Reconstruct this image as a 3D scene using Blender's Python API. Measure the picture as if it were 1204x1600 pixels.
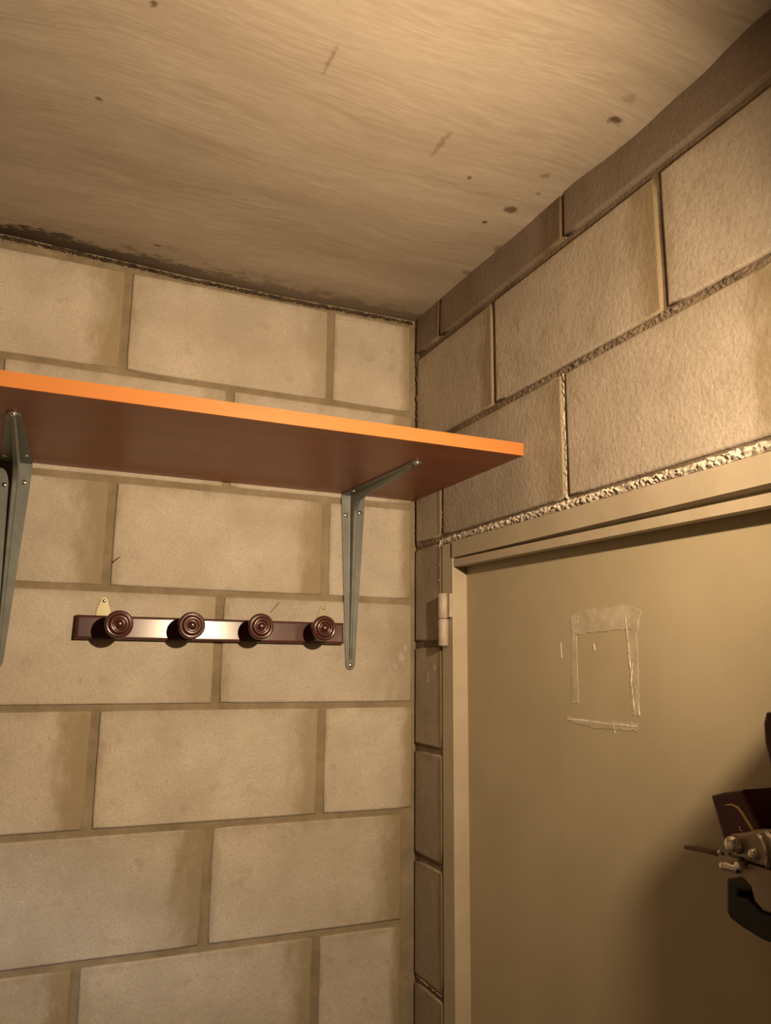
import bpy, bmesh, math, random
from mathutils import Vector, Matrix, noise

for o in list(bpy.data.objects):
    bpy.data.objects.remove(o, do_unlink=True)
scene = bpy.context.scene
C = scene.collection
R = math.radians

# ------------------------------------------------------------------ camera
CAM = Vector((-0.7044, -1.4522, 1.70))
yaw, pitch, roll = R(23.645), R(10.92), R(0.557)
fw = Vector((math.sin(yaw) * math.cos(pitch), math.cos(yaw) * math.cos(pitch), math.sin(pitch)))
rt = Vector((math.cos(yaw), -math.sin(yaw), 0))
up = rt.cross(fw)
r2 = rt * math.cos(roll) + up * math.sin(roll)
u2 = -rt * math.sin(roll) + up * math.cos(roll)
cam_data = bpy.data.cameras.new('camera')
cam = bpy.data.objects.new('camera', cam_data)
C.objects.link(cam)
M = Matrix((r2, u2, -fw)).transposed().to_4x4()
M.translation = CAM
cam.matrix_world = M
cam_data.sensor_fit = 'VERTICAL'
cam_data.sensor_height = 36.0
cam_data.lens = 1234.2 / 1600 * 36.0
cam_data.clip_start = 0.02
scene.camera = cam

# ------------------------------------------------------------------ world, exposure
w = bpy.data.worlds.new('world')
scene.world = w
w.use_nodes = True
w.node_tree.nodes['Background'].inputs[0].default_value = (0.35, 0.45, 0.62, 1)
w.node_tree.nodes['Background'].inputs[1].default_value = 0.3
vs = scene.view_settings
vs.view_transform = 'Standard'
vs.look = 'None'
vs.gamma = 1.0
vs.use_curve_mapping = False
vs.exposure = 0.0

LAMP = Vector((-0.235, -1.20, 1.985))      # the wall lamp over the door
LAMP_POWER = 54.0
LAMP_COLOR = (1.0, 0.725, 0.455)

# ------------------------------------------------------------------ materials
def new_mat(name):
    m = bpy.data.materials.new(name)
    m.use_nodes = True
    nt = m.node_tree
    bs = nt.nodes['Principled BSDF']
    return m, nt, bs

class N:
    """small node helper"""
    def __init__(s, nt): s.nt = nt
    def node(s, t, **kw):
        n = s.nt.nodes.new(t)
        for k, v in kw.items(): setattr(n, k, v)
        return n
    def link(s, a, b): s.nt.links.new(a, b)
    def val(s, sock, v):
        if hasattr(v, 'is_output') or isinstance(v, bpy.types.NodeSocket): s.link(v, sock)
        else: sock.default_value = v
    def pos(s):
        return s.node('ShaderNodeNewGeometry').outputs['Position']
    def mapping(s, vec, scale=(1, 1, 1), loc=(0, 0, 0), rot=(0, 0, 0)):
        n = s.node('ShaderNodeMapping')
        s.link(vec, n.inputs[0]); n.inputs['Scale'].default_value = scale
        n.inputs['Location'].default_value = loc; n.inputs['Rotation'].default_value = rot
        return n.outputs[0]
    def noise(s, vec, scale, detail=3, rough=0.55, dist=0.0):
        n = s.node('ShaderNodeTexNoise')
        s.link(vec, n.inputs['Vector']); n.inputs['Scale'].default_value = scale
        n.inputs['Detail'].default_value = detail; n.inputs['Roughness'].default_value = rough
        n.inputs['Distortion'].default_value = dist
        return n.outputs['Fac']
    def ramp(s, fac, a, b, ca=(0, 0, 0, 1), cb=(1, 1, 1, 1)):
        n = s.node('ShaderNodeValToRGB')
        s.link(fac, n.inputs[0])
        n.color_ramp.elements[0].position = a; n.color_ramp.elements[0].color = ca
        n.color_ramp.elements[1].position = b; n.color_ramp.elements[1].color = cb
        return n.outputs[0]
    def math(s, op, a, b=0.0, c=0.0, clamp=False):
        n = s.node('ShaderNodeMath', operation=op, use_clamp=clamp)
        s.val(n.inputs[0], a); s.val(n.inputs[1], b); s.val(n.inputs[2], c)
        return n.outputs[0]
    def smooth(s, x, a, b, lo=0.0, hi=1.0):
        n = s.node('ShaderNodeMapRange', interpolation_type='SMOOTHSTEP')
        s.val(n.inputs[0], x); n.inputs[1].default_value = a; n.inputs[2].default_value = b
        n.inputs[3].default_value = lo; n.inputs[4].default_value = hi
        return n.outputs[0]
    def mix(s, fac, a, b, mode='MIX'):
        n = s.node('ShaderNodeMix', data_type='RGBA', blend_type=mode)
        s.val(n.inputs['Factor'], fac)
        s.val(n.inputs[6], a); s.val(n.inputs[7], b)
        return n.outputs[2]
    def bump(s, h, strength, dist, normal=None):
        n = s.node('ShaderNodeBump')
        s.link(h, n.inputs['Height']); n.inputs['Strength'].default_value = strength
        n.inputs['Distance'].default_value = dist
        if normal is not None: s.link(normal, n.inputs['Normal'])
        return n.outputs[0]
    def sep(s, vec):
        n = s.node('ShaderNodeSeparateXYZ'); s.link(vec, n.inputs[0]); return n.outputs

def rgb(r, g, b): return (r, g, b, 1.0)

def mat_block():
    m, nt, bs = new_mat('concrete_block')
    n = N(nt); P = n.pos()
    big = n.noise(P, 7, 4, 0.6)
    col = n.mix(n.ramp(big, 0.35, 0.68), rgb(0.46, 0.405, 0.325), rgb(0.60, 0.54, 0.445))
    sp = n.noise(P, 260, 2, 0.6)
    col = n.mix(n.ramp(sp, 0.34, 0.50, rgb(0.5, 0.5, 0.5), rgb(0, 0, 0)), col, rgb(0.38, 0.33, 0.255))
    lt = n.noise(n.mapping(P, loc=(5, 3, 1)), 330, 1, 0.5)
    col = n.mix(n.ramp(lt, 0.68, 0.8), col, rgb(0.72, 0.68, 0.6))
    # mortar-water stains that run along the block's edges
    uv = n.node('ShaderNodeUVMap', uv_map='block').outputs[0]
    u, v, _ = n.sep(uv)
    wob = n.noise(n.mapping(P, scale=(1, 1, 0.45)), 26, 5, 0.7)
    wr = n.math('MULTIPLY_ADD', wob, 0.30, -0.15)
    ue = n.math('ADD', u, wr)
    right = n.smooth(ue, 0.81, 0.97)
    left = n.smooth(n.math('ADD', u, n.math('MULTIPLY', wr, 0.7)), 0.06, -0.02)
    ve = n.math('ADD', v, n.math('MULTIPLY', wr, 1.2))
    top = n.smooth(ve, 0.90, 1.04, 0, 0.5)
    rnd = n.node('ShaderNodeObjectInfo')
    st = n.math('MAXIMUM', n.math('MULTIPLY', right, n.smooth(rnd.outputs['Random'], 0.0, 0.6, 0.45, 1.0)), n.math('MULTIPLY', left, 0.7))
    st = n.math('MAXIMUM', st, top)
    blot = n.ramp(n.noise(P, 26, 2, 0.6), 0.62, 0.74)
    st = n.math('MAXIMUM', st, n.math('MULTIPLY', blot, 0.35))
    col = n.mix(n.math('MULTIPLY', st, 0.85), col, rgb(0.30, 0.235, 0.135))
    tint = n.node('ShaderNodeMix', data_type='RGBA', blend_type='MULTIPLY')
    tint.inputs['Factor'].default_value = 1
    nt.links.new(col, tint.inputs[6]); nt.links.new(rnd.outputs['Color'], tint.inputs[7])
    nt.links.new(tint.outputs[2], bs.inputs['Base Color'])
    bs.inputs['Roughness'].default_value = 0.85
    bs.inputs['Specular IOR Level'].default_value = 0.25
    h1 = n.noise(n.mapping(P, scale=(1, 1, 0.8)), 140, 3, 0.6)
    h2 = n.noise(P, 30, 2, 0.5)
    b2 = n.bump(h2, 0.25, 0.003)
    nt.links.new(n.bump(h1, 0.55, 0.0022, b2), bs.inputs['Normal'])
    return m

def mat_mortar(name, a, b, rough=90, strength=0.5):
    m, nt, bs = new_mat(name)
    n = N(nt); P = n.pos()
    col = n.mix(n.ramp(n.noise(P, 14, 4, 0.65), 0.35, 0.65), a, b)
    nt.links.new(col, bs.inputs['Base Color'])
    bs.inputs['Roughness'].default_value = 0.95
    bs.inputs['Specular IOR Level'].default_value = 0.2
    nt.links.new(n.bump(n.noise(P, rough, 4, 0.65), strength, 0.004), bs.inputs['Normal'])
    return m

SPOTS = []
def mat_ceiling():
    m, nt, bs = new_mat('ceiling_panel')
    n = N(nt); P = n.pos()
    x, y, z = n.sep(P)
    # printed timber grain running along the back wall
    warp = n.noise(n.mapping(P, scale=(0.7, 1.6, 0.0)), 2.6, 2, 0.45)
    yw = n.math('MULTIPLY_ADD', warp, 0.16, y)
    cmb = n.node('ShaderNodeCombineXYZ')
    n.link(n.math('MULTIPLY', x, 0.05), cmb.inputs[0]); n.link(yw, cmb.inputs[1])
    g1 = n.noise(cmb.outputs[0], 130, 3, 0.6)
    cmb2 = n.node('ShaderNodeCombineXYZ')
    n.link(n.math('MULTIPLY', x, 0.12), cmb2.inputs[0]); n.link(yw, cmb2.inputs[1])
    g2 = n.noise(cmb2.outputs[0], 9, 3, 0.6)
    brk = n.noise(n.mapping(P, scale=(0.5, 1, 0)), 11, 3, 0.6)
    fine = n.noise(n.mapping(P, scale=(0.15, 1, 0)), 160, 3, 0.6)
    col = n.mix(n.ramp(g2, 0.34, 0.64), rgb(0.325, 0.268, 0.202), rgb(0.455, 0.392, 0.315))
    gl = n.math('MULTIPLY', n.ramp(g1, 0.53, 0.62), n.ramp(brk, 0.36, 0.6))
    col = n.mix(n.math('MULTIPLY', gl, 0.62), col, rgb(0.27, 0.215, 0.145))
    lg = n.math('MULTIPLY', n.ramp(g1, 0.46, 0.36), n.ramp(brk, 0.3, 0.62))
    col = n.mix(n.math('MULTIPLY', lg, 0.35), col, rgb(0.55, 0.485, 0.395))
    col = n.mix(n.ramp(fine, 0.35, 0.62, rgb(0.30, 0.30, 0.30), rgb(0, 0, 0)), col, rgb(0.31, 0.255, 0.18))
    # mould along the crack over the back wall, thickest on the left
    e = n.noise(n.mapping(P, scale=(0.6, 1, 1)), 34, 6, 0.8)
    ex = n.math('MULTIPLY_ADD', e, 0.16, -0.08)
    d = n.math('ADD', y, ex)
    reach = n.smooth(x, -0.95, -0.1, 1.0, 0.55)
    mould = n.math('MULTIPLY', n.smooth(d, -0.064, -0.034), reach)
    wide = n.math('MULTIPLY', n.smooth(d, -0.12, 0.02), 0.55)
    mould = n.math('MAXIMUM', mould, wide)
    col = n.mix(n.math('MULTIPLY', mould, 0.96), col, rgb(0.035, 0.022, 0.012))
    # damp freckles near the right wall
    for (sx, sy, rx, ry, k) in SPOTS:
        dx = n.math('DIVIDE', n.math('SUBTRACT', x, sx), rx)
        dy = n.math('DIVIDE', n.math('SUBTRACT', y, sy), ry)
        dd = n.math('SQRT', n.math('ADD', n.math('MULTIPLY', dx, dx), n.math('MULTIPLY', dy, dy)))
        dd = n.math('ADD', dd, n.math('MULTIPLY_ADD', n.noise(P, 120, 2, 0.6), 1.6, -0.8))
        col = n.mix(n.smooth(dd, 1.0, 0.3, 0, k), col, rgb(0.10, 0.06, 0.035))
    nt.links.new(col, bs.inputs['Base Color'])
    bs.inputs['Roughness'].default_value = 0.62
    bs.inputs['Specular IOR Level'].default_value = 0.3
    nt.links.new(n.bump(g1, 0.25, 0.0012, n.bump(n.noise(P, 8, 3, 0.5), 0.25, 0.006)), bs.inputs['Normal'])
    return m

def mat_simple(name, col, rough=0.5, metal=0.0, spec=0.5, var=None, vscale=20, bump=0.0, bscale=60, coat=0.0, stretch=(1, 1, 1)):
    m, nt, bs = new_mat(name)
    n = N(nt); P = n.node('ShaderNodeTexCoord').outputs['Object']
    P = n.mapping(P, scale=stretch)
    if var is not None:
        c = n.mix(n.ramp(n.noise(P, vscale, 4, 0.6), 0.36, 0.66), col, var)
        nt.links.new(c, bs.inputs['Base Color'])
    else:
        bs.inputs['Base Color'].default_value = col
    bs.inputs['Roughness'].default_value = rough
    bs.inputs['Metallic'].default_value = metal
    bs.inputs['Specular IOR Level'].default_value = spec
    bs.inputs['Coat Weight'].default_value = coat
    bs.inputs['Coat Roughness'].default_value = 0.15
    if bump:
        nt.links.new(n.bump(n.noise(P, bscale, 3, 0.6), bump, 0.002), bs.inputs['Normal'])
    return m

def pix_on(px, py, axis, val):
    """photo pixel -> point on the plane axis = val (used only to take measurements)"""
    d = fw + r2 * ((px - 602) / 1234.2) - u2 * ((py - 800) / 1234.2)
    t = (val - CAM[axis]) / d[axis]
    return CAM + d * t

ZC = 2.432
def spot(px, py, rx, ry, k):
    p = pix_on(px, py, 2, ZC); return (p.x, p.y, rx, ry, k)
SPOTS = [spot(961, 178, .014, .011, .95), spot(983, 146, .012, .012, .3), spot(798, 325, .014, .013, .85), spot(757, 345, .006, .006, .9),
         spot(733, 277, .005, .005, .8), spot(852, 272, .011, .008, .5), spot(840, 300, .007, .007, .4), spot(780, 385, .016, .014, .55),
         spot(730, 425, .02, .013, .5), spot(308 / 2, 155, .006, .006, .8), spot(240, 6, .006, .008, .8), spot(245, 385, .010, .005, .9),
         spot(690, 222, .007, .036, .42), spot(515, 95, .004, .035, .4)]

MB = mat_block()
M_MORTAR_A = mat_mortar('mortar_tan', rgb(0.225, 0.18, 0.112), rgb(0.325, 0.27, 0.185), 60, 0.5)
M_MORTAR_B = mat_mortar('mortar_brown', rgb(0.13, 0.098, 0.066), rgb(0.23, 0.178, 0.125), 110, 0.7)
M_BEAD = mat_mortar('mortar_rough', rgb(0.44, 0.38, 0.30), rgb(0.62, 0.56, 0.47), 220, 0.6)
M_PLAIN = mat_mortar('plain_plaster', rgb(0.52, 0.46, 0.38), rgb(0.60, 0.54, 0.45), 60, 0.4)
M_FLOOR = mat_mortar('floor_concrete', rgb(0.22, 0.20, 0.17), rgb(0.32, 0.29, 0.25), 40, 0.3)
M_CEIL = mat_ceiling()
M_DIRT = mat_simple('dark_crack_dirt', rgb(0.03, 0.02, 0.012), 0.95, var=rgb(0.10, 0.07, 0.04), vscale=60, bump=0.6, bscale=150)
M_FRAME = mat_simple('door_frame_paint', rgb(0.44, 0.375, 0.27), 0.5, spec=0.4, var=rgb(0.50, 0.43, 0.315), vscale=12, bump=0.12, bscale=80)
M_DOOR = mat_simple('door_paint', rgb(0.46, 0.39, 0.255), 0.42, spec=0.45, var=rgb(0.52, 0.445, 0.30), vscale=5, bump=0.05, bscale=30)
M_HINGE = mat_simple('hinge_paint', rgb(0.52, 0.46, 0.37), 0.5, spec=0.4, var=rgb(0.45, 0.38, 0.29), vscale=60, bump=0.15, bscale=150)
M_GLUE = mat_simple('dried_glue', rgb(0.68, 0.62, 0.49), 0.4, var=rgb(0.80, 0.75, 0.63), vscale=60, bump=0.3, bscale=120)
M_SMEAR = mat_simple('glue_film', rgb(0.48, 0.415, 0.29), 0.45, var=rgb(0.62, 0.55, 0.42), vscale=45, bump=0.25, bscale=90)
M_SHELF = mat_simple('cherry_laminate', rgb(0.25, 0.070, 0.027), 0.38, spec=0.4, var=rgb(0.31, 0.092, 0.034), vscale=16, stretch=(0.08, 1, 1))
M_EDGE = mat_simple('shelf_edge_band', rgb(0.52, 0.195, 0.05), 0.30, spec=0.6, var=rgb(0.58, 0.225, 0.06), vscale=20, stretch=(0.1, 1, 1))
M_STEEL = mat_simple('grey_bracket_steel', rgb(0.155, 0.168, 0.155), 0.40, metal=0.35, var=rgb(0.20, 0.213, 0.197), vscale=30)
M_SCREW = mat_simple('bright_screw', rgb(0.75, 0.72, 0.66), 0.25, metal=1.0)
M_WOOD = mat_simple('dark_varnished_wood', rgb(0.058, 0.015, 0.011), 0.25, spec=0.45, var=rgb(0.09, 0.024, 0.016), vscale=18, coat=0.5, stretch=(0.15, 1, 1))
M_BRASS = mat_simple('dull_brass', rgb(0.30, 0.27, 0.17), 0.4, metal=0.5)
M_RED = mat_simple('dark_red_lacquer', rgb(0.055, 0.009, 0.010), 0.32, spec=0.4, var=rgb(0.08, 0.013, 0.013), vscale=25)
M_GOLD = mat_simple('gold_line_glint', rgb(0.75, 0.52, 0.20), 0.35, metal=0.3)
M_CHROME = mat_simple('bright_alloy', rgb(0.82, 0.79, 0.74), 0.17, metal=0.95)
M_ALLOY = mat_simple('dull_alloy', rgb(0.36, 0.29, 0.235), 0.45, metal=0.5, var=rgb(0.42, 0.34, 0.28), vscale=40)
M_BLACK = mat_simple('black_rubber', rgb(0.009, 0.007, 0.009), 0.5)
M_ROD = mat_simple('brown_rod', rgb(0.12, 0.06, 0.03), 0.5, metal=0.3)

# ------------------------------------------------------------------ mesh helpers
def link(name, me, mat, parent=None, smooth=False):
    if mat is not None:
        me.materials.append(mat)
    if smooth:
        for p in me.polygons: p.use_smooth = True
    o = bpy.data.objects.new(name, me)
    C.objects.link(o)
    if parent is not None: o.parent = parent
    return o

def from_bm(name, bm, mat, parent=None, smooth=False, recalc=True):
    if recalc: bmesh.ops.recalc_face_normals(bm, faces=bm.faces)
    me = bpy.data.meshes.new(name)
    bm.to_mesh(me); bm.free()
    return link(name, me, mat, parent, smooth)

def add_box(bm, lo, hi):
    r = bmesh.ops.create_cube(bm, size=1.0)
    lo, hi = Vector(lo), Vector(hi)
    c, s = (lo + hi) / 2, hi - lo
    for v in r['verts']:
        v.co = Vector((c.x + v.co.x * s.x, c.y + v.co.y * s.y, c.z + v.co.z * s.z))
    return r['verts']

def box(name, lo, hi, mat, parent=None, bevel=0.0, seg=2):
    bm = bmesh.new(); add_box(bm, lo, hi)
    if bevel:
        bmesh.ops.bevel(bm, geom=list(bm.edges), offset=bevel, segments=seg, affect='EDGES', profile=0.5)
    return from_bm(name, bm, mat, parent)

def lathe_bm(profile, seg=40):
    """profile: list of (radius, axial); the axis is local -Y"""
    bm = bmesh.new(); rings = []
    for r, a in profile:
        if r < 1e-6:
            rings.append([bm.verts.new((0, -a, 0))])
        else:
            rings.append([bm.verts.new((r * math.cos(2 * math.pi * i / seg), -a, r * math.sin(2 * math.pi * i / seg))) for i in range(seg)])
    for a, b in zip(rings, rings[1:]):
        for i in range(seg):
            j = (i + 1) % seg
            if len(a) == 1 and len(b) == 1: continue
            if len(a) == 1: bm.faces.new((a[0], b[i], b[j]))
            elif len(b) == 1: bm.faces.new((a[i], a[j], b[0]))
            else: bm.faces.new((a[i], a[j], b[j], b[i]))
    return bm

def tube_bm(bm, pts, rad, seg=10, closed_ends=True):
    pts = [Vector(p) for p in pts]
    rads = rad if isinstance(rad, (list, tuple)) else [rad] * len(pts)
    rings = []
    for i, p in enumerate(pts):
        t = (pts[min(i + 1, len(pts) - 1)] - pts[max(i - 1, 0)]).normalized()
        a = t.cross(Vector((0, 0, 1)))
        if a.length < 1e-3: a = t.cross(Vector((1, 0, 0)))
        a.normalize(); b = t.cross(a)
        rings.append([bm.verts.new(p + (a * math.cos(2 * math.pi * k / seg) + b * math.sin(2 * math.pi * k / seg)) * rads[i]) for k in range(seg)])
    for a, b in zip(rings, rings[1:]):
        for k in range(seg):
            bm.faces.new((a[k], a[(k + 1) % seg], b[(k + 1) % seg], b[k]))
    if closed_ends:
        bm.faces.new(rings[0]); bm.faces.new(rings[-1])

def prism_bm(bm, pts3, off):
    """extrude a planar polygon (3D points) by the vector off"""
    off = Vector(off)
    a = [bm.verts.new(Vector(p)) for p in pts3]
    b = [bm.verts.new(Vector(p) + off) for p in pts3]
    bm.faces.new(a); bm.faces.new(list(reversed(b)))
    n = len(a)
    for i in range(n):
        bm.faces.new((a[i], a[(i + 1) % n], b[(i + 1) % n], b[i]))

def empty(name, loc=(0, 0, 0), parent=None):
    o = bpy.data.objects.new(name, None)
    o.empty_display_size = 0.05
    o.location = loc
    C.objects.link(o)
    if parent is not None: o.parent = parent
    return o

def tag(o, label=None, cat=None, group=None, kind=None):
    if label: o['label'] = label
    if cat: o['category'] = cat
    if group: o['group'] = group
    if kind: o['kind'] = kind
    return o

# ------------------------------------------------------------------ the room shell
XL, YF, ZT = -1.95, -2.05, 2.60     # left wall, wall behind the camera, top of the walls
wb = box('wall_back', (XL - 0.15, 0.0, 0.0), (0.15, 0.15, ZT), M_MORTAR_A)
tag(wb, 'tan concrete block wall behind the shelf and the peg rail', None, None, 'structure')

DY0, DY1, DZ = -0.122, -1.03, 1.927      # door opening on the right wall (outer edges of the frame)
bm = bmesh.new()
add_box(bm, (0.0, DY0, 0.0), (0.15, 0.0, DZ))
add_box(bm, (0.0, YF, DZ), (0.15, 0.0, ZT))
add_box(bm, (0.0, YF, 0.0), (0.15, DY1, DZ))
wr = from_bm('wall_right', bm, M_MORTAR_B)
tag(wr, 'darker concrete block wall around the metal door', None, None, 'structure')

# left wall with a slit window added for the bluish patch of light
WY0, WY1, WZ0, WZ1 = -0.80, -0.68, 1.15, 1.75
bm = bmesh.new()
add_box(bm, (XL - 0.15, YF, 0.0), (XL, WY0, ZT)); add_box(bm, (XL - 0.15, WY1, 0.0), (XL, 0.0, ZT))
add_box(bm, (XL - 0.15, WY0, 0.0), (XL, WY1, WZ0)); add_box(bm, (XL - 0.15, WY0, WZ1), (XL, WY1, ZT))
wl = from_bm('wall_left', bm, M_PLAIN)
tag(wl, 'plain plastered wall on the left', None, None, 'structure')
wf = box('wall_front', (XL - 0.15, YF - 0.15, 0.0), (0.15, YF, ZT), M_PLAIN)
tag(wf, 'plain plastered wall facing the shelf', None, None, 'structure')
fl = box('floor', (XL - 0.15, YF - 0.15, -0.1), (0.15, 0.15, 0.0), M_FLOOR)
tag(fl, 'grey concrete floor', None, None, 'structure')

# ceiling: a slightly uneven sheet with an uneven edge along the right wall
def lerp_tab(tab, t):
    if t <= tab[0][0]: return tab[0][1]
    for (a, va), (b, vb) in zip(tab, tab[1:]):
        if t <= b: return va + (vb - va) * (t - a) / (b - a)
    return tab[-1][1]
TABB = [(0, 2.4335), (.147, 2.432), (.27, 2.4300), (.38, 2.4265), (.47, 2.4265), (.563, 2.4275), (.64, 2.4205), (.70, 2.4155), (.76, 2.4185), (.82, 2.4190), (.87, 2.427), (.915, 2.429), (1.0, 2.426), (1.2, 2.430), (2.1, 2.430)]
TABA = [(-2.2, 2.447), (-.80, 2.4450), (-.66, 2.4405), (-.48, 2.4335), (-.29, 2.4315), (-.08, 2.4335), (0.2, 2.4335)]
bm = bmesh.new()
xs = [XL - 0.02 + (0.02 - XL + 0.012) * (i / 60) for i in range(61)]
xs += [0.012 + 0.02]
ys = [0.03 - (0.03 - YF + 0.02) * (j / 90) for j in range(91)]
grid = []
for y in ys:
    row = []
    for x in xs:
        zb = lerp_tab(TABB, -y); za = lerp_tab(TABA, x)
        fb = math.exp(-max(0, -x) / 0.10); fa = math.exp(-max(0, -y) / 0.15)
        z = ZC + (zb - ZC) * fb + (za - ZC) * fa * (1 - fb)
        z += noise.noise(Vector((x * 3, y * 3, 1.3))) * 0.0015
        if x > -0.04: z += noise.noise(Vector((x * 20, y * 26, 4.3))) * 0.0022
        row.append(bm.verts.new((x, y, z)))
    grid.append(row)
for j in range(len(ys) - 1):
    for i in range(len(xs) - 1):
        bm.faces.new((grid[j][i], grid[j][i + 1], grid[j + 1][i + 1], grid[j + 1][i]))
geo = bmesh.ops.extrude_face_region(bm, geom=list(bm.faces))
for v in [g for g in geo['geom'] if isinstance(g, bmesh.types.BMVert)]: v.co.z = 2.62
ce = from_bm('ceiling', bm, M_CEIL, None, True)
tag(ce, 'beige wood-grained ceiling slab with a mouldy crack along the wall', None, None, 'structure')

# ------------------------------------------------------------------ concrete blocks
def block(parent, fmap, u0, u1, v0, v1, proud, seed, color=(1, 1, 1, 1), jit=0.0013, round_=0.0032, tilt=(0, 0)):
    """one block: ragged outline, rounded edges; u,v in the wall's plane, d out of the wall"""
    rnd = random.Random(seed)
    nu = max(2, round((u1 - u0) / 0.033)); nv = max(2, round((v1 - v0) / 0.033))
    pts = []
    for i in range(nu): pts.append((u0 + (u1 - u0) * i / nu, v0, 0, 1))
    for i in range(nv): pts.append((u1, v0 + (v1 - v0) * i / nv, -1, 0))
    for i in range(nu): pts.append((u1 - (u1 - u0) * i / nu, v1, 0, -1))
    for i in range(nv): pts.append((u0, v1 - (v1 - v0) * i / nv, 1, 0))
    cu, cv = (u0 + u1) / 2, (v0 + v1) / 2
    cl = fmap(cu, cv, 0)
    bm = bmesh.new(); uvl = bm.loops.layers.uv.new('block')
    corners = {0, nu, nu + nv, 2 * nu + nv}
    outer = []
    for k, (u, v, a, b) in enumerate(pts):
        j = rnd.uniform(-jit, jit * 0.7)
        if k in corners:
            s = rnd.uniform(0.0003, 0.0025)
            u += s if u < cu else -s; v += s if v < cv else -s
        else:
            u += a * j; v += b * j
        outer.append((u, v))
    def ring(inset, d, jd=0):
        out = []
        for (u, v) in outer:
            uu = min(max(u, u0 + inset), u1 - inset) if inset else u
            vv = min(max(v, v0 + inset), v1 - inset) if inset else v
            dd = d + tilt[0] * (uu - cu) + tilt[1] * (vv - cv) + rnd.uniform(-jd, jd)
            vert = bm.verts.new(fmap(uu, vv, dd) - cl)
            out.append(vert)
        return out
    rings = [ring(0, -0.012), ring(0.0006, proud * 0.45), ring(round_ * 0.5, proud * 0.85, 0.0003), ring(round_ * 1.3, proud)]
    n = len(outer)
    for a, b in zip(rings, rings[1:]):
        for i in range(n):
            f = bm.faces.new((a[i], a[(i + 1) % n], b[(i + 1) % n], b[i])); f.smooth = True
    bm.faces.new(rings[-1])
    bmesh.ops.recalc_face_normals(bm, faces=bm.faces)
    # outward check
    fr = max(bm.faces, key=lambda f: f.calc_area()); od = (fmap(cu, cv, 1) - fmap(cu, cv, 0))
    if fr.normal.dot(od) < 0: bmesh.ops.reverse_faces(bm, faces=bm.faces)
    udir = (fmap(1, 0, 0) - fmap(0, 0, 0)); vdir = (fmap(0, 1, 0) - fmap(0, 0, 0))
    for f in bm.faces:
        for l in f.loops:
            uu = l.vert.co.dot(udir); vv = l.vert.co.dot(vdir)
            l[uvl].uv = ((uu + (u1 - u0) / 2) / (u1 - u0), (vv + (v1 - v0) / 2) / (v1 - v0))
    me = bpy.data.meshes.new('concrete_block'); bm.to_mesh(me); bm.free()
    o = link('concrete_block', me, MB, parent)
    o.location = cl
    o.color = color
    return o

fA = lambda u, v, d: Vector((u, -d, v))        # back wall: u = X, v = Z
fB = lambda u, v, d: Vector((-d, -u, v))       # right wall: u = distance from the corner
rg = random.Random(11)
def tone(base=1.0, var=0.05, warm=0.0):
    t = base * rg.uniform(1 - var, 1 + var); return (t, t * (1 - warm), t * (1 - 1.6 * warm), 1)

# back wall courses (joint centre heights measured course by course)
JA = [2.4225, 2.2205, 2.0195, 1.825, 1.6235, 1.4235, 1.2255, 1.0255, 0.8255]
for k in range(len(JA) - 1):
    zt, zb = JA[k] - 0.0050, JA[k + 1] + 0.0050
    even = k % 2 == 0
    x_right = {0: -0.014, 2: -0.012, 4: -0.008, 5: -0.030, 6: -0.030}.get(k, -0.010)
    cuts = [-0.190, -0.5915, -0.992, -1.393] if even else [-0.3915, -0.792, -1.193, -1.594]
    right = x_right
    for c in cuts:
        left = c
        if right - left > 0.03:
            block(wb, fA, left, right, zb, zt, 0.0036, 100 * k + int(-c * 100), tone(1.0, 0.05))
        right = c - 0.0135

# right wall courses
JB = [2.345, 2.142, 1.9365, 1.740, 1.543, 1.3425, 1.131, 0.93, 0.73]
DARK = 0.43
us = [0.012, 0.1195, 0.532, 0.942, 1.352]
for a, b in zip(us, us[1:]):      # cut course under the ceiling, sooty
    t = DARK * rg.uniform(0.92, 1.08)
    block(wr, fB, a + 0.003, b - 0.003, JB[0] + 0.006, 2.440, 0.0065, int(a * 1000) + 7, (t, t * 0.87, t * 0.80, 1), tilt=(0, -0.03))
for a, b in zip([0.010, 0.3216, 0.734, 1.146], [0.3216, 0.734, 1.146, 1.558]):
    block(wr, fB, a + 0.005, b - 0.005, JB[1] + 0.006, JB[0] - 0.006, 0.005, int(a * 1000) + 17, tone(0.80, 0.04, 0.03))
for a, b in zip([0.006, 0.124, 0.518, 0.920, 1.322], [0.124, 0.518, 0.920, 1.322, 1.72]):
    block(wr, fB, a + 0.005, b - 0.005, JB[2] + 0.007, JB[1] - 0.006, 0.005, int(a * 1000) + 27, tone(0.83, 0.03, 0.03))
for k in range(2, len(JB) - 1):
    block(wr, fB, 0.006, 0.117, JB[k + 1] + 0.006, JB[k] - 0.006, 0.004, 900 + k, tone(0.70, 0.06, 0.05))

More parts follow.
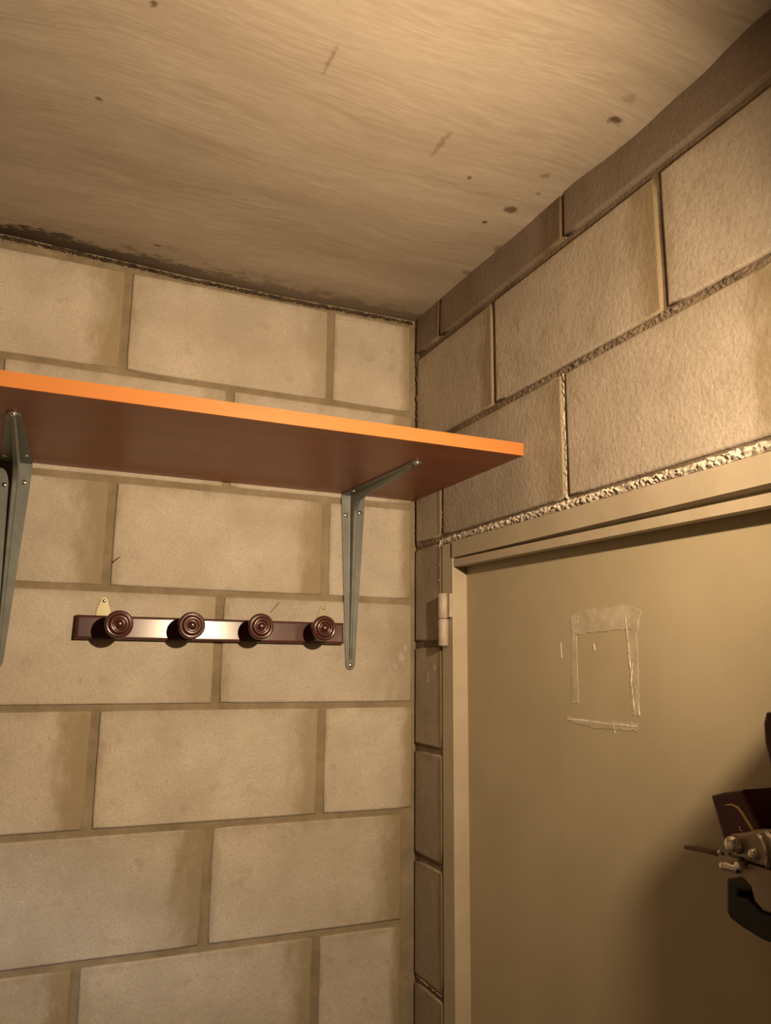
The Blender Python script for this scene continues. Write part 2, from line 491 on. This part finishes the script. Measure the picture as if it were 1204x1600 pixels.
# rough mortar left standing in the joints
def bead(name, parent, fmap, u0, u1, vfun, half, hmax, seed, mat, step=0.0032, rows=7, base=-0.004, hfun=None):
    bm = bmesh.new(); n = int((u1 - u0) / step); g = []
    for i in range(n + 1):
        u = u0 + (u1 - u0) * i / n; row = []
        vc = vfun(u)
        for j in range(rows):
            t = j / (rows - 1) * 2 - 1
            q = Vector((u * 140, t * 2.6, seed))
            nz = noise.noise(q) * 0.6 + noise.noise(q * 2.3) * 0.5
            edge = 1 - abs(t) ** 2.2
            hh = (hfun(u) if hfun else 1.0)
            d = base + edge * ((0.0012 if name == 'glue_ridge' else 0.004) + hmax * hh * max(0, 0.30 + nz))
            if j in (0, rows - 1): d = base
            v = vc + t * half * (1 + 0.35 * noise.noise(Vector((u * 60, t, seed + 9))))
            row.append(bm.verts.new(fmap(u + 0.0012 * noise.noise(q * 1.7), v, d)))
        g.append(row)
    for i in range(n):
        for j in range(rows - 1):
            bm.faces.new((g[i][j], g[i + 1][j], g[i + 1][j + 1], g[i][j + 1]))
    o = from_bm(name, bm, mat, parent, name == 'glue_ridge')
    od = fmap(0, 0, 1) - fmap(0, 0, 0)
    if sum((p.normal.dot(od) for p in o.data.polygons)) < 0: o.data.flip_normals()
    return o
bead('mortar_bead', wr, fB, 0.118, 1.03, lambda u: 1.9345, 0.0085, 0.011, 3.1, M_BEAD, hfun=lambda u: min(1, 0.35 + u * 1.3))
bead('mortar_bead', wr, fB, 0.010, 0.118, lambda u: 1.9375, 0.007, 0.005, 5.1, M_MORTAR_B)
bead('mortar_bead', wr, fB, 0.10, 1.10, lambda u: 2.142, 0.0085, 0.007, 8.7, M_MORTAR_B, hfun=lambda u: min(1, u * 1.6))
fBv = lambda u, v, d: Vector((-d, -v, u))       # vertical beads: u = Z
bead('mortar_bead', wr, fBv, 1.925, 2.136, lambda u: 0.5155 + 0.001 * math.sin(u * 60), 0.0035, 0.008, 12.2, M_BEAD, rows=5, hfun=lambda u: 1.0)
bead('mortar_bead', wr, fBv, 1.845, 1.937, lambda u: 0.1135 - max(0, 1.875 - u) * 0.15, 0.0035, 0.008, 14.2, M_BEAD, rows=5)
for u in (0.1195, 0.532):
    bead('mortar_bead', wr, fBv, 2.352, 2.425, lambda q, u=u: u, 0.0024, 0.006, 20.2 + u, M_BEAD, rows=5)
bead('mortar_bead', wr, fBv, 1.945, 2.137, lambda u: 0.121, 0.003, 0.005, 17.2, M_BEAD, rows=5)
# mortar squeezed into the corner between both walls
bead('mortar_bead', wr, lambda u, v, d: Vector((-d - 0.002, -v, u)), 1.94, 2.43, lambda u: 0.011 + 0.004 * math.sin(u * 23), 0.011, 0.006, 31.0, M_MORTAR_B)
# crack dirt under the ceiling over the back wall
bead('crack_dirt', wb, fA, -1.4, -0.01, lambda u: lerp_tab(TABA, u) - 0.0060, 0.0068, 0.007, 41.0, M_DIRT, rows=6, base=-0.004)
def mband(u): return lerp_tab(TABA, u) - 0.0135
bead('mortar_bead', wb, fA, -1.4, -0.01, mband, 0.007, 0.003, 47.0, M_MORTAR_A, rows=6)

# plaster smears near the corner
def smear(px, py, r, seed, plane, sx=1.0, sz=1.0):
    rnd = random.Random(seed); n = 16
    ax, val = (1, -0.0036) if plane == 'A' else (0, -0.004)
    p = pix_on(px, py, ax, val); bm = bmesh.new(); pts = []
    for i in range(n):
        a = 2 * math.pi * i / n; q = r * rnd.uniform(0.45, 1.1)
        c, s_ = math.cos(a) * q * sx, math.sin(a) * q * sz
        pts.append(p + (Vector((c, 0, s_)) if plane == 'A' else Vector((0, c, s_))))
    prism_bm(bm, pts, (0, -0.0006, 0) if plane == 'A' else (-0.0006, 0, 0))
    return from_bm('plaster_smear', bm, M_BEAD, wb if plane == 'A' else wr)
for i, a in enumerate([(626, 1027, .010, 'A', .8, 1.3), (616, 1042, .008, 'A', 1.2, .7), (633, 1012, .006, 'A', .5, 1.6), (600, 881, .006, 'A', 1.8, .4), (593, 862, .005, 'A', .5, 1.5),
                       (621, 818, .005, 'A', 1.4, .5), (612, 1005, .012, 'A', 2.2, .09), (590, 990, .008, 'A', 1.6, .1), (678, 1042, .009, 'B', 1.0, .8), (668, 1058, .008, 'B', .5, 1.3)]):
    smear(a[0], a[1], a[2], 70 + i, a[3], a[4], a[5])
bead('mortar_bead', wr, fB, 0.008, 0.116, lambda u: 1.133, 0.004, 0.006, 61.0, M_BEAD, rows=5)

# ------------------------------------------------------------------ door
door = empty('door_1', (0, -0.58, 0))
tag(door, 'olive beige metal door in a metal frame in the right wall', None, None, 'structure')
def dpart(name, lo, hi, mat, parent=door, bevel=0.0015):
    o = box(name, lo, hi, mat, None, bevel)
    o.parent = parent; o.matrix_parent_inverse = Matrix.Translation(-Vector(door.location)) if parent == door else Matrix()
    return o
XD = 0.027                                     # face of the door leaf
dpart('frame_stile', (-0.003, -0.163, 0.0), (0.09, DY0 + 0.001, 1.926), M_FRAME)
dpart('frame_stile', (-0.003, DY1 - 0.001, 0.0), (0.09, -0.985, 1.926), M_FRAME)
# head of the frame, its lower lip set below a gap that widens to the right
bm = bmesh.new()
def quadbox(bm, y0, y1, z0a, z1a, z0b, z1b, x0, x1):
    vs_ = []
    for (y, za, zb) in ((y0, z0a, z1a), (y1, z0b, z1b)):
        for x in (x0, x1):
            for z in (za, zb): vs_.append(bm.verts.new((x, y, z)))
    a = vs_
    for f in ((0, 1, 3, 2), (4, 6, 7, 5), (0, 4, 5, 1), (2, 3, 7, 6), (0, 2, 6, 4), (1, 5, 7, 3)):
        bm.faces.new([a[i] for i in f])
quadbox(bm, -0.1545, -0.99, 1.8965, 1.927, 1.8925, 1.927, -0.003, 0.09)
h = from_bm('frame_head', bm, M_FRAME)
h.parent = door; h.matrix_parent_inverse = Matrix.Translation(-Vector(door.location))
bm = bmesh.new()
quadbox(bm, -0.1545, -0.99, 1.8800, 1.8940, 1.8680, 1.8815, -0.001, 0.016)
h = from_bm('frame_lip', bm, M_FRAME)
h.parent = door; h.matrix_parent_inverse = Matrix.Translation(-Vector(door.location))
leaf = dpart('door_leaf', (XD, -0.99, 0.006), (XD + 0.04, -0.158, 1.90), M_DOOR)

# dried glue outline left on the door leaf
def flat_patch(name, outline, x, thick, mat, parent, seed, jit=0.0015):
    rnd = random.Random(seed); pts = []
    for (a, b) in zip(outline, outline[1:] + outline[:1]):
        n = max(1, int(math.hypot(b[0] - a[0], b[1] - a[1]) / 0.006))
        for i in range(n):
            t = i / n
            pts.append((a[0] + (b[0] - a[0]) * t + rnd.uniform(-jit, jit), a[1] + (b[1] - a[1]) * t + rnd.uniform(-jit, jit)))
    bm = bmesh.new()
    prism_bm(bm, [(x, p[0], p[1]) for p in pts], (-thick, 0, 0))
    o = from_bm(name, bm, mat)
    o.parent = parent; o.matrix_parent_inverse = Matrix.Translation(-Vector(door.location))
    return o
def dpix(px, py):
    p = pix_on(px, py, 0, XD); return (p.y, p.z)
fBd = lambda u, v, d: Vector((XD - d, -u, v))
def glue_line(p0, p1, half, h, seed, mat=None):
    a = dpix(*p0); b = dpix(*p1)
    vert = abs(a[1] - b[1]) > abs(a[0] - b[0])
    if vert:
        if a[1] > b[1]: a, b = b, a
        f = lambda u, v, d: Vector((XD - d, -v, u))
        o = bead('glue_ridge', None, f, a[1], b[1], lambda u: -(a[0] + (b[0] - a[0]) * (u - a[1]) / (b[1] - a[1])), half * 1.5, h, seed, mat or M_GLUE, step=0.0022, rows=7, base=-0.0008)
    else:
        if -a[0] > -b[0]: a, b = b, a
        o = bead('glue_ridge', None, fBd, -a[0], -b[0], lambda u: a[1] + (b[1] - a[1]) * (u + a[0]) / (-b[0] + a[0]), half * 1.5, h, seed, mat or M_GLUE, step=0.0022, rows=7, base=-0.0008)
    o.parent = door; o.matrix_parent_inverse = Matrix.Translation(-Vector(door.location))
    return o
flat_patch('glue_film', [dpix(*q) for q in [(891, 968), (905, 953), (940, 951), (985, 946), (1000, 955), (996, 985), (975, 983), (940, 988), (912, 990), (895, 992)]], XD, 0.0006, M_SMEAR, door, 5)
flat_patch('glue_film', [dpix(*q) for q in [(893, 992), (900, 992), (904, 1100), (893, 1100)]], XD, 0.0005, M_SMEAR, door, 6, 0.001)
flat_patch('glue_film', [dpix(*q) for q in [(978, 985), (994, 985), (999, 1118), (988, 1118)]], XD, 0.0005, M_SMEAR, door, 8, 0.0012)
flat_patch('glue_film', [dpix(*q) for q in [(884, 1118), (900, 1124), (996, 1130), (994, 1142), (958, 1140), (930, 1138), (890, 1127)]], XD, 0.0005, M_SMEAR, door, 9, 0.0012)
glue_line((977, 965), (985, 1045), 0.0016, 0.0018, 2.2)
glue_line((989, 1036), (985, 1072), 0.0014, 0.0018, 3.2)
glue_line((986, 1065), (992, 1118), 0.0013, 0.0014, 4.2)
glue_line((993, 1070), (999, 1118), 0.0010, 0.0009, 5.2)
glue_line((886, 1124), (912, 1126), 0.0018, 0.0014, 6.2)
glue_line((911, 1127), (996, 1136), 0.0018, 0.0018, 7.2)
glue_line((876, 1005), (877, 1028), 0.0008, 0.0009, 8.2)
glue_line((904, 962), (903, 988), 0.0010, 0.0009, 9.2)
glue_line((927, 1006), (929, 1016), 0.0012, 0.0009, 10.2)
glue_line((958, 1130), (960, 1145), 0.0010, 0.0009, 11.2)

# hinge: two stacked barrels and a welded plate
def cyl_z(name, x, y, z0, z1, r, mat, parent, bev=0.0012):
    bm = bmesh.new()
    seg = 24; prof = [(r - bev, z0), (r, z0 + bev), (r, z1 - bev), (r - bev, z1)]
    rings = [[bm.verts.new((x + q * math.cos(2 * math.pi * i / seg), y + q * math.sin(2 * math.pi * i / seg), z)) for i in range(seg)] for q, z in prof]
    for a, b in zip(rings, rings[1:]):
        for i in range(seg): bm.faces.new((a[i], a[(i + 1) % seg], b[(i + 1) % seg], b[i])).smooth = True
    bm.faces.new(rings[0]); bm.faces.new(rings[-1])
    o = from_bm(name, bm, mat); o.parent = parent
    o.matrix_parent_inverse = Matrix.Translation(-Vector(door.location))
    return o
HX, HY = -0.0125, -0.1435
cyl_z('hinge_barrel', HX, HY, 1.7845, 1.831, 0.0092, M_HINGE, door)
cyl_z('hinge_barrel', HX, HY, 1.7345, 1.7838, 0.0090, M_HINGE, door)
dpart('hinge_plate', (-0.009, -0.1625, 1.7865), (-0.003, -0.146, 1.830), M_HINGE, door, 0.0008)
dpart('hinge_plate', (-0.008, -0.146, 1.736), (-0.003, -0.128, 1.783), M_HINGE, door, 0.0008)

# ------------------------------------------------------------------ shelf board
SZ0, SZ1, SYF = 2.0335, 2.0545, -0.4085
shelf = empty('shelf_board', (-0.62, -0.2, SZ0))
tag(shelf, 'long orange-brown laminate shelf board on two grey metal brackets', 'shelf')
b = box('board', (-0.64, SYF + 0.2015, 0.0), (0.6155, 0.195, SZ1 - SZ0), M_SHELF, shelf, 0.0004, 1)
b = box('edge_band', (-0.64, SYF + 0.2, 0.0002), (0.6158, SYF + 0.2015, SZ1 - SZ0 - 0.0002), M_EDGE, shelf)

# ------------------------------------------------------------------ brackets
def make_screw(name, parent, loc, normal, r=0.0042, h=0.0022, mat=M_SCREW):
    bm = lathe_bm([(r, 0), (r, h * 0.35), (r * 0.75, h * 0.8), (r * 0.3, h), (0, h)], 16)
    o = from_bm(name, bm, mat, parent, True)
    o.location = loc
    o.rotation_euler = Vector((0, -1, 0)).rotation_difference(Vector(normal)).to_euler()
    return o

def make_bracket():
    """origin: inner corner (wall at y=0, shelf underside at z=0), arms along -Z and -Y"""
    root = empty('shelf_bracket')
    T = 0.0022; LW, LS = 0.3445, 0.300
    # wall flange: tapered strip with rounded lower end
    def outline(L, wt, wb_):
        pts = [(-wt / 2, 0.0), (-wt / 2, 0.006), (-wt / 2 * 0.97, 0.03)]
        pts += [(-wb_ / 2, L - wb_ * 0.55)]
        for i in range(1, 8):
            a = math.pi * i / 8
            pts.append((-wb_ / 2 * math.cos(a), L - wb_ * 0.55 + wb_ * 0.55 * math.sin(a)))
        pts += [(wb_ / 2, L - wb_ * 0.55), (wt / 2 * 0.97, 0.03), (wt / 2, 0.006), (wt / 2, 0.0)]
        return pts
    bm = bmesh.new()
    prism_bm(bm, [(x, -0.0005, -l) for x, l in outline(LW, 0.050, 0.019)], (0, -T, 0))
    from_bm('wall_flange', bm, M_STEEL, root)
    bm = bmesh.new()
    prism_bm(bm, [(x, -l, -0.0005) for x, l in outline(LS, 0.048, 0.019)], (0, 0, -T))
    from_bm('shelf_flange', bm, M_STEEL, root)
    # pressed rib: path of its crest in the side plane, with a rounded inner corner
    prof = []
    n1, n2, n3 = 10, 8, 12
    cr, hmax = 0.030, 0.016
    pts = []
    for i in range(n1):                     # along the shelf arm, tip to corner
        t = i / n1; y = -(LS - 0.022) + (LS - 0.022 - hmax - cr) * t
        h = 0.003 + (hmax - 0.003) * (t ** 0.9)
        pts.append(((y, -h), t))
    c = (-(hmax + cr), -(hmax + cr))
    for i in range(n2 + 1):
        a = math.pi / 2 * (1 - i / n2)
        pts.append(((c[0] + cr * math.cos(a), c[1] + cr * math.sin(a)), 1.0))
    for i in range(1, n3 + 1):
        t = 1 - i / n3; z = -(hmax + cr) - (LW - 0.020 - hmax - cr) * (i / n3)
        h = 0.003 + (hmax - 0.003) * (t ** 0.9)
        pts.append(((-h, z), t))
    bm = bmesh.new(); secs = []
    for (y, z), t in pts:
        # crest width and base width; base lies on the flanges' surface
        wc = 0.0035 + 0.0035 * t; wbse = 0.006 + 0.0055 * t
        if abs(y) > abs(z): by, bz = y, -T * 0.6
        else: by, bz = -T * 0.6, z
        if t == 1.0:
            k = (abs(z) - hmax) / max(1e-6, (abs(z) - hmax) + (abs(y) - hmax))
            by = y * 1.0 if k < 0.5 else -T * 0.6
            bz = -T * 0.6 if k < 0.5 else z
            if abs(k - 0.5) < 0.07: by, bz = -T * 0.6, -T * 0.6
        d = Vector((0, y - by, z - bz)); dn = d.normalized()
        cy, cz = y, z
        sy, sz = y - dn.y * min(0.003, d.length * 0.4), z - dn.z * min(0.003, d.length * 0.4)
        secs.append([bm.verts.new(q) for q in ((-wbse / 2, by, bz), (-wc / 2 - 0.0012, sy, sz), (-wc / 2 + 0.0006, cy, cz), (wc / 2 - 0.0006, cy, cz), (wc / 2 + 0.0012, sy, sz), (wbse / 2, by, bz))])
    for a, b in zip(secs, secs[1:]):
        for i in range(5): bm.faces.new((a[i], a[i + 1], b[i + 1], b[i])).smooth = (i != 2)
    bm.faces.new(secs[0]); bm.faces.new(list(reversed(secs[-1])))
    from_bm('rib', bm, M_STEEL, root)
    make_screw('screw', root, (0.0, -0.293, -0.0026), (0, 0, -1))
    make_screw('screw', root, (-0.016, -0.047, -0.0026), (0, 0, -1), 0.0036)
    make_screw('screw', root, (0.015, -0.060, -0.0026), (0, 0, -1), 0.0036)
    make_screw('screw', root, (-0.0155, -0.0026, -0.043), (0, -1, 0), 0.0042)
    make_screw('screw', root, (0.0145, -0.0026, -0.036), (0, -1, 0), 0.0042)
    make_screw('screw', root, (0.0, -0.0026, -0.336), (0, -1, 0), 0.0042)
    return root
def copy_tree(o, parent=None):
    c = o.copy(); C.objects.link(c); c.parent = parent
    for ch in o.children: copy_tree(ch, c)
    return c
br = make_bracket()
br.location = (-0.1425, -0.0045, SZ0)
tag(br, 'grey steel shelf bracket under the right end of the board, beside the peg rail', 'bracket', 'brackets under the shelf')
br2 = copy_tree(br)
br2.location = (-0.7560, -0.0045, SZ0)
br2['label'] = 'grey steel shelf bracket at the left edge, cut by the frame'

# ------------------------------------------------------------------ peg rail
rail = empty('peg_rail', (-0.4015, 0, 1.7375))
tag(rail, 'dark red-brown varnished wooden peg rail with four turned knobs', 'coat rack')
bm = bmesh.new(); add_box(bm, (-0.2405, -0.019, 0.0), (0.2405, -0.004, 0.040))
front = [e for e in bm.edges if all(v.co.y < -0.018 for v in e.verts)]
bmesh.ops.bevel(bm, geom=front, offset=0.0045, segments=3, affect='EDGES', profile=0.6)
for v_ in bm.verts:
    if v_.co.y < -0.010: v_.co.y -= (0.02 - v_.co.z) * 0.08      # the rail leans, hung from its plates
board = from_bm('rail_board', bm, M_WOOD, rail)
KP = 0.063
knob_px = [(186, 975.4), (299.6, 977.3), (407.7, 978.8), (506.4, 981.8)]
prof = [(0.012, 0.0), (0.0125, 0.003), (0.0095, 0.006), (0.0085, 0.018), (0.0085, 0.026), (0.0105, 0.038), (0.017, 0.044), (0.0222, 0.0475), (0.0232, 0.051), (0.0226, 0.0545),
        (0.0205, 0.0568), (0.0188, 0.0572), (0.0182, 0.0564), (0.0172, 0.0572), (0.0140, 0.0592), (0.0118, 0.0596), (0.0108, 0.0588), (0.0100, 0.0570), (0.0085, 0.0562),
        (0.0074, 0.0568), (0.0066, 0.0592), (0.0048, 0.0610), (0.0024, 0.0618), (0, 0.0620)]
first = None
for (kx, ky) in knob_px:
    p = pix_on(kx, ky, 1, -(0.019 + 0.053))
    if first is None:
        first = from_bm('knob', lathe_bm(prof, 48), M_WOOD, rail, True); k = first
    else:
        k = first.copy(); C.objects.link(k); k.parent = rail
    k.location = (p.x - rail.location.x, -0.019, p.z - rail.location.z)
# hanger plates: small brass plates with an eye, nailed to the wall
for (hx, hz) in ((-0.5985, 1.8095), (-0.1995, 1.8115)):
    x0 = hx + 0.4015; z0 = hz - 1.7375
    pts = []
    for i in range(11):
        a = math.pi * i / 10
        pts.append((x0 + 0.0055 * math.cos(a), -0.0046, z0 - 0.006 + 0.0055 * math.sin(a)))
    pts += [(x0 - 0.0115, -0.0046, z0 - 0.024), (x0 - 0.0115, -0.0046, z0 - 0.040), (x0 + 0.0115, -0.0046, z0 - 0.040), (x0 + 0.0115, -0.0046, z0 - 0.024)]
    bm = bmesh.new(); prism_bm(bm, pts, (0, -0.0012, 0))
    pl = from_bm('hanger_plate', bm, M_BRASS, rail)
    s = make_screw('nail_head', pl, (x0, -0.0058, z0 - 0.0065), (0, -1, 0), 0.0030, 0.002)

# thin bent wire stuck in a joint above the rail
bm = bmesh.new()
a = pix_on(175, 882, 1, -0.002); c_ = pix_on(188, 870, 1, -0.012); m_ = pix_on(178, 877, 1, -0.010)
tube_bm(bm, [a + Vector((0, 0.006, 0)), m_, c_], 0.0007, 6)
wire = from_bm('wire_end', bm, M_ROD)
bm = bmesh.new()
tube_bm(bm, [pix_on(417, 962, 1, 0.0), pix_on(426, 953, 1, -0.006), pix_on(436, 942, 1, -0.009)], 0.0005, 6)
straw = from_bm('wire_end', bm, M_ROD)
tag(straw, 'hair-thin dark wire rising behind the third knob of the peg rail', 'wire')
tag(wire, 'tiny dark wire sticking out of the joint above the peg rail', 'wire')

# ------------------------------------------------------------------ red and silver fitting on the door's right side
fit = empty('metal_fitting', (XD, -0.86, 1.50))
tag(fit, 'dark red and silver metal fitting with black curved arm on the door', 'metal fitting')
def fp(px, py, X): return pix_on(px, py, 0, X)
def fpart(o, parent=None):
    o.parent = parent or fit
    o.matrix_parent_inverse = Matrix.Translation(-Vector(fit.location))
    return o
def plate(name, pxs, X, thick, mat, bev=0.0015, parent=None, smooth=False):
    """plate whose front face lies at X, outline given as points on that plane"""
    bm = bmesh.new()
    prism_bm(bm, [fp(x, y, X) for x, y in pxs], (thick, 0, 0))
    bmesh.ops.recalc_face_normals(bm, faces=bm.faces)
    if bev:
        es = [e for e in bm.edges if all(abs(v.co.x - X) < 1e-5 for v in e.verts)]
        bmesh.ops.bevel(bm, geom=es, offset=bev, segments=2, affect='EDGES', profile=0.5)
    return fpart(from_bm(name, bm, mat), parent)
XF = -0.035
plate('red_blade', [(1109, 1243), (1128, 1238), (1158, 1234), (1170, 1258), (1186, 1292), (1190, 1315), (1136, 1336), (1124, 1295)], XF, XD - XF, M_RED, 0.003)
plate('red_blade', [(1195, 1113), (1230, 1108), (1250, 1240), (1222, 1250), (1204, 1205), (1193, 1160), (1191, 1130)], XF, XD - XF, M_RED, 0.003)
bm = bmesh.new()
tube_bm(bm, [fp(x, y, XF - 0.0002) for x, y in [(1133, 1258), (1143, 1257), (1153, 1262), (1160, 1271), (1167, 1282), (1174, 1293), (1180, 1303)]], [0.0006, 0.0010, 0.0014, 0.0016, 0.0017, 0.0018, 0.0016], 8)
fpart(from_bm('gold_line_glint', bm, M_GOLD, None, True))
bm = bmesh.new()
tube_bm(bm, [fp(x, y, XF - 0.0002) for x, y in [(1155, 1291), (1156, 1297), (1161, 1298)]], 0.0007, 6)  # small highlight on the blade, built in as a thin gold tube
fpart(from_bm('gold_line_glint', bm, M_GOLD, None, True))
XS = XF - 0.012
dome = [(1140, 1303), (1165, 1300), (1180, 1296), (1200, 1297), (1222, 1310), (1232, 1335), (1228, 1362), (1198, 1356), (1162, 1345), (1158, 1328), (1141, 1325)]
plate('cover_plate', dome, XS, 0.012, M_ALLOY, 0.003)
bm = bmesh.new()
tube_bm(bm, [fp(x, y, XS - 0.001) for x, y in [(1184, 1304), (1191, 1312), (1196, 1322), (1199, 1332), (1200, 1345), (1199, 1356)]], 0.0022, 8)
fpart(from_bm('bright_rim', bm, M_CHROME, None, True))
bm = bmesh.new()
tube_bm(bm, [fp(x, y, XS - 0.001) for x, y in [(1196, 1300), (1206, 1310), (1213, 1325), (1214, 1345)]], 0.0022, 8)
fpart(from_bm('bright_rim', bm, M_CHROME, None, True))
def ball(name, px, py, X, r, mat, sx=1.0):
    bm = bmesh.new(); bmesh.ops.create_uvsphere(bm, u_segments=16, v_segments=10, radius=r)
    for v in bm.verts: v.co.y *= sx
    c0 = fp(px, py, X)
    for v in bm.verts: v.co += c0
    return fpart(from_bm(name, bm, mat, None, True))
def bolt(px, py, X, r, L, mat, d=(-1, 0, 0), hexa=False):
    bm = lathe_bm([(r, -L), (r, L * 0.55), (r * 0.8, L * 0.9), (r * 0.35, L), (0, L)], 6 if hexa else 20)
    o = from_bm('bolt', bm, mat, None, not hexa)
    q = Vector((0, -1, 0)).rotation_difference(Vector(d).normalized())
    o.data.transform(Matrix.Translation(fp(px, py, X)) @ q.to_matrix().to_4x4())
    return fpart(o)
bolt(1147, 1320, XS - 0.003, 0.0085, 0.009, M_CHROME, (-1, -0.5, 0.2))
bolt(1177, 1335, XS - 0.001, 0.0055, 0.004, M_CHROME, (-1, 0, -0.3))
bolt(1138, 1355, XS - 0.002, 0.0042, 0.009, M_CHROME, (-0.4, 1.0, 0.05))
bolt(1157, 1352, XS - 0.003, 0.0048, 0.006, M_CHROME, (-1, 0, 0), True)
ball('rivet', 1124, 1332, XS - 0.001, 0.0024, M_CHROME)
plate('lower_plate', [(1120, 1336), (1150, 1341), (1164, 1348), (1205, 1360), (1230, 1366), (1238, 1390), (1232, 1420), (1212, 1430), (1192, 1424), (1178, 1408), (1172, 1385), (1160, 1372), (1150, 1364), (1148, 1352), (1122, 1350)], XS + 0.002, 0.012, M_ALLOY, 0.002)
bm = bmesh.new(); tube_bm(bm, [fp(1070, 1324, XD - 0.006), fp(1095, 1327, XD - 0.012), fp(1127, 1335, XS + 0.006)], [0.0022, 0.0026, 0.0026], 8)
fpart(from_bm('thin_rod', bm, M_ROD, None, True))
plate('black_arm', [(1134, 1373), (1150, 1376), (1175, 1382), (1176, 1393), (1168, 1394), (1154, 1393), (1154, 1400), (1168, 1404), (1176, 1412), (1188, 1425), (1205, 1432), (1250, 1436), (1250, 1480), (1205, 1475), (1188, 1468), (1160, 1451), (1140, 1436), (1134, 1425)], XF - 0.004, 0.022, M_BLACK, 0.003)
# body behind it that carries these pieces and reaches to the door
plate('mount_body', [(1160, 1325), (1215, 1310), (1330, 1330), (1330, 1490), (1240, 1490), (1205, 1440), (1175, 1400), (1160, 1370)], XF + 0.010, XD - XF - 0.010, M_BLACK, 0.004)
plate('mount_body', [(1205, 1105), (1330, 1085), (1330, 1330), (1225, 1310)], XF + 0.006, XD - XF - 0.006, M_RED, 0.004)

# ------------------------------------------------------------------ lamp over the door (right of the frame)
lamp = empty('wall_lamp', (0.0, LAMP.y - 0.07, LAMP.z))
tag(lamp, 'small reflector lamp on the block wall above the door', 'lamp')
axis = Vector((-0.41, 0.90, -0.05)).normalized()
lo = LAMP - Vector(lamp.location)
bp = box('base_plate', (-0.02, -0.035, -0.035), (-0.0055, 0.035, 0.035), M_BLACK, lamp, 0.004)
bm = bmesh.new(); tube_bm(bm, [(-0.015, 0, 0), (-0.09, -0.015, 0), lo - axis * 0.07], 0.006, 10)
from_bm('stem', bm, M_BLACK, lamp, True)
bm = lathe_bm([(0.018, -0.085), (0.022, -0.06), (0.040, -0.03), (0.047, -0.012), (0.045, -0.012), (0.038, -0.03), (0.020, -0.058), (0, -0.058)], 32)
sh = from_bm('reflector', bm, M_CHROME, lamp, True)
sh.location = lo; sh.rotation_euler = Vector((0, -1, 0)).rotation_difference(axis).to_euler()
bm = lathe_bm([(0, -0.055), (0.014, -0.05), (0.03, -0.035), (0.034, -0.022), (0.026, -0.012), (0, -0.006)], 32)
mg, ntg, bsg = new_mat('lamp_glass')
bsg.inputs['Base Color'].default_value = rgb(0.9, 0.85, 0.75)
bsg.inputs['Emission Color'].default_value = (*LAMP_COLOR, 1); bsg.inputs['Emission Strength'].default_value = 8
bl = from_bm('bulb', bm, mg, lamp, True)
bl.location = lo; bl.rotation_euler = sh.rotation_euler
ld = bpy.data.lights.new('lamp_light', 'SPOT')
ld.energy = LAMP_POWER; ld.color = LAMP_COLOR; ld.shadow_soft_size = 0.008
ld.spot_size = R(163); ld.spot_blend = 1.0
lt = bpy.data.objects.new('lamp_light', ld); C.objects.link(lt)
lt.parent = lamp; lt.location = lo + axis * 0.004
lt.rotation_euler = axis.to_track_quat('-Z', 'Y').to_euler()

# ------------------------------------------------------------------ unseen box added beside the door to cast the diagonal shadow on it
fb = empty('added_shadow_box', (0.0, -1.14, 1.70))
tag(fb, 'unseen grey box added beside the door to shade its lower right', 'shadow box')
M_BOX = mat_simple('grey_box_paint', rgb(0.30, 0.29, 0.27), 0.5, var=rgb(0.34, 0.33, 0.30), vscale=15)
box('box_body', (-0.165, -0.08, 0.0), (-0.0055, 0.08, 0.16), M_BOX, fb, 0.003)
box('box_lid', (-0.18, -0.08, 0.0), (-0.1665, 0.08, 0.16), M_BOX, fb, 0.002)
for (yy, zz) in ((-0.07, 0.01), (0.07, 0.01), (-0.07, 0.15), (0.07, 0.15)):
    make_screw('screw', fb, (-0.180, yy, zz), (-1, 0, 0), 0.004)

# ------------------------------------------------------------------ added window with a cool light aimed low on the back wall
win = box('added_window_1', (XL - 0.09, WY0, WZ0), (XL - 0.085, WY1, WZ1), None)
mgl, ntl, bsl = new_mat('frosted_pane')
bsl.inputs['Base Color'].default_value = rgb(0.8, 0.85, 0.9); bsl.inputs['Transmission Weight'].default_value = 1.0; bsl.inputs['Roughness'].default_value = 0.4
win.data.materials.append(mgl)
tag(win, 'narrow frosted window pane added in the unseen left wall', None, None, 'structure')
dl = bpy.data.lights.new('added_cool_light', 'AREA')
dl.shape = 'RECTANGLE'; dl.size = 0.10; dl.size_y = 0.5; dl.energy = 0.13; dl.color = (0.62, 0.80, 1.0); dl.spread = R(12)
do = bpy.data.objects.new('added_cool_light', dl); C.objects.link(do)
do.location = (XL - 0.07, (WY0 + WY1) / 2, (WZ0 + WZ1) / 2)
tgt = Vector((-0.80, 0.0, 1.33))
do.rotation_euler = (tgt - do.location).to_track_quat('-Z', 'Z').to_euler()
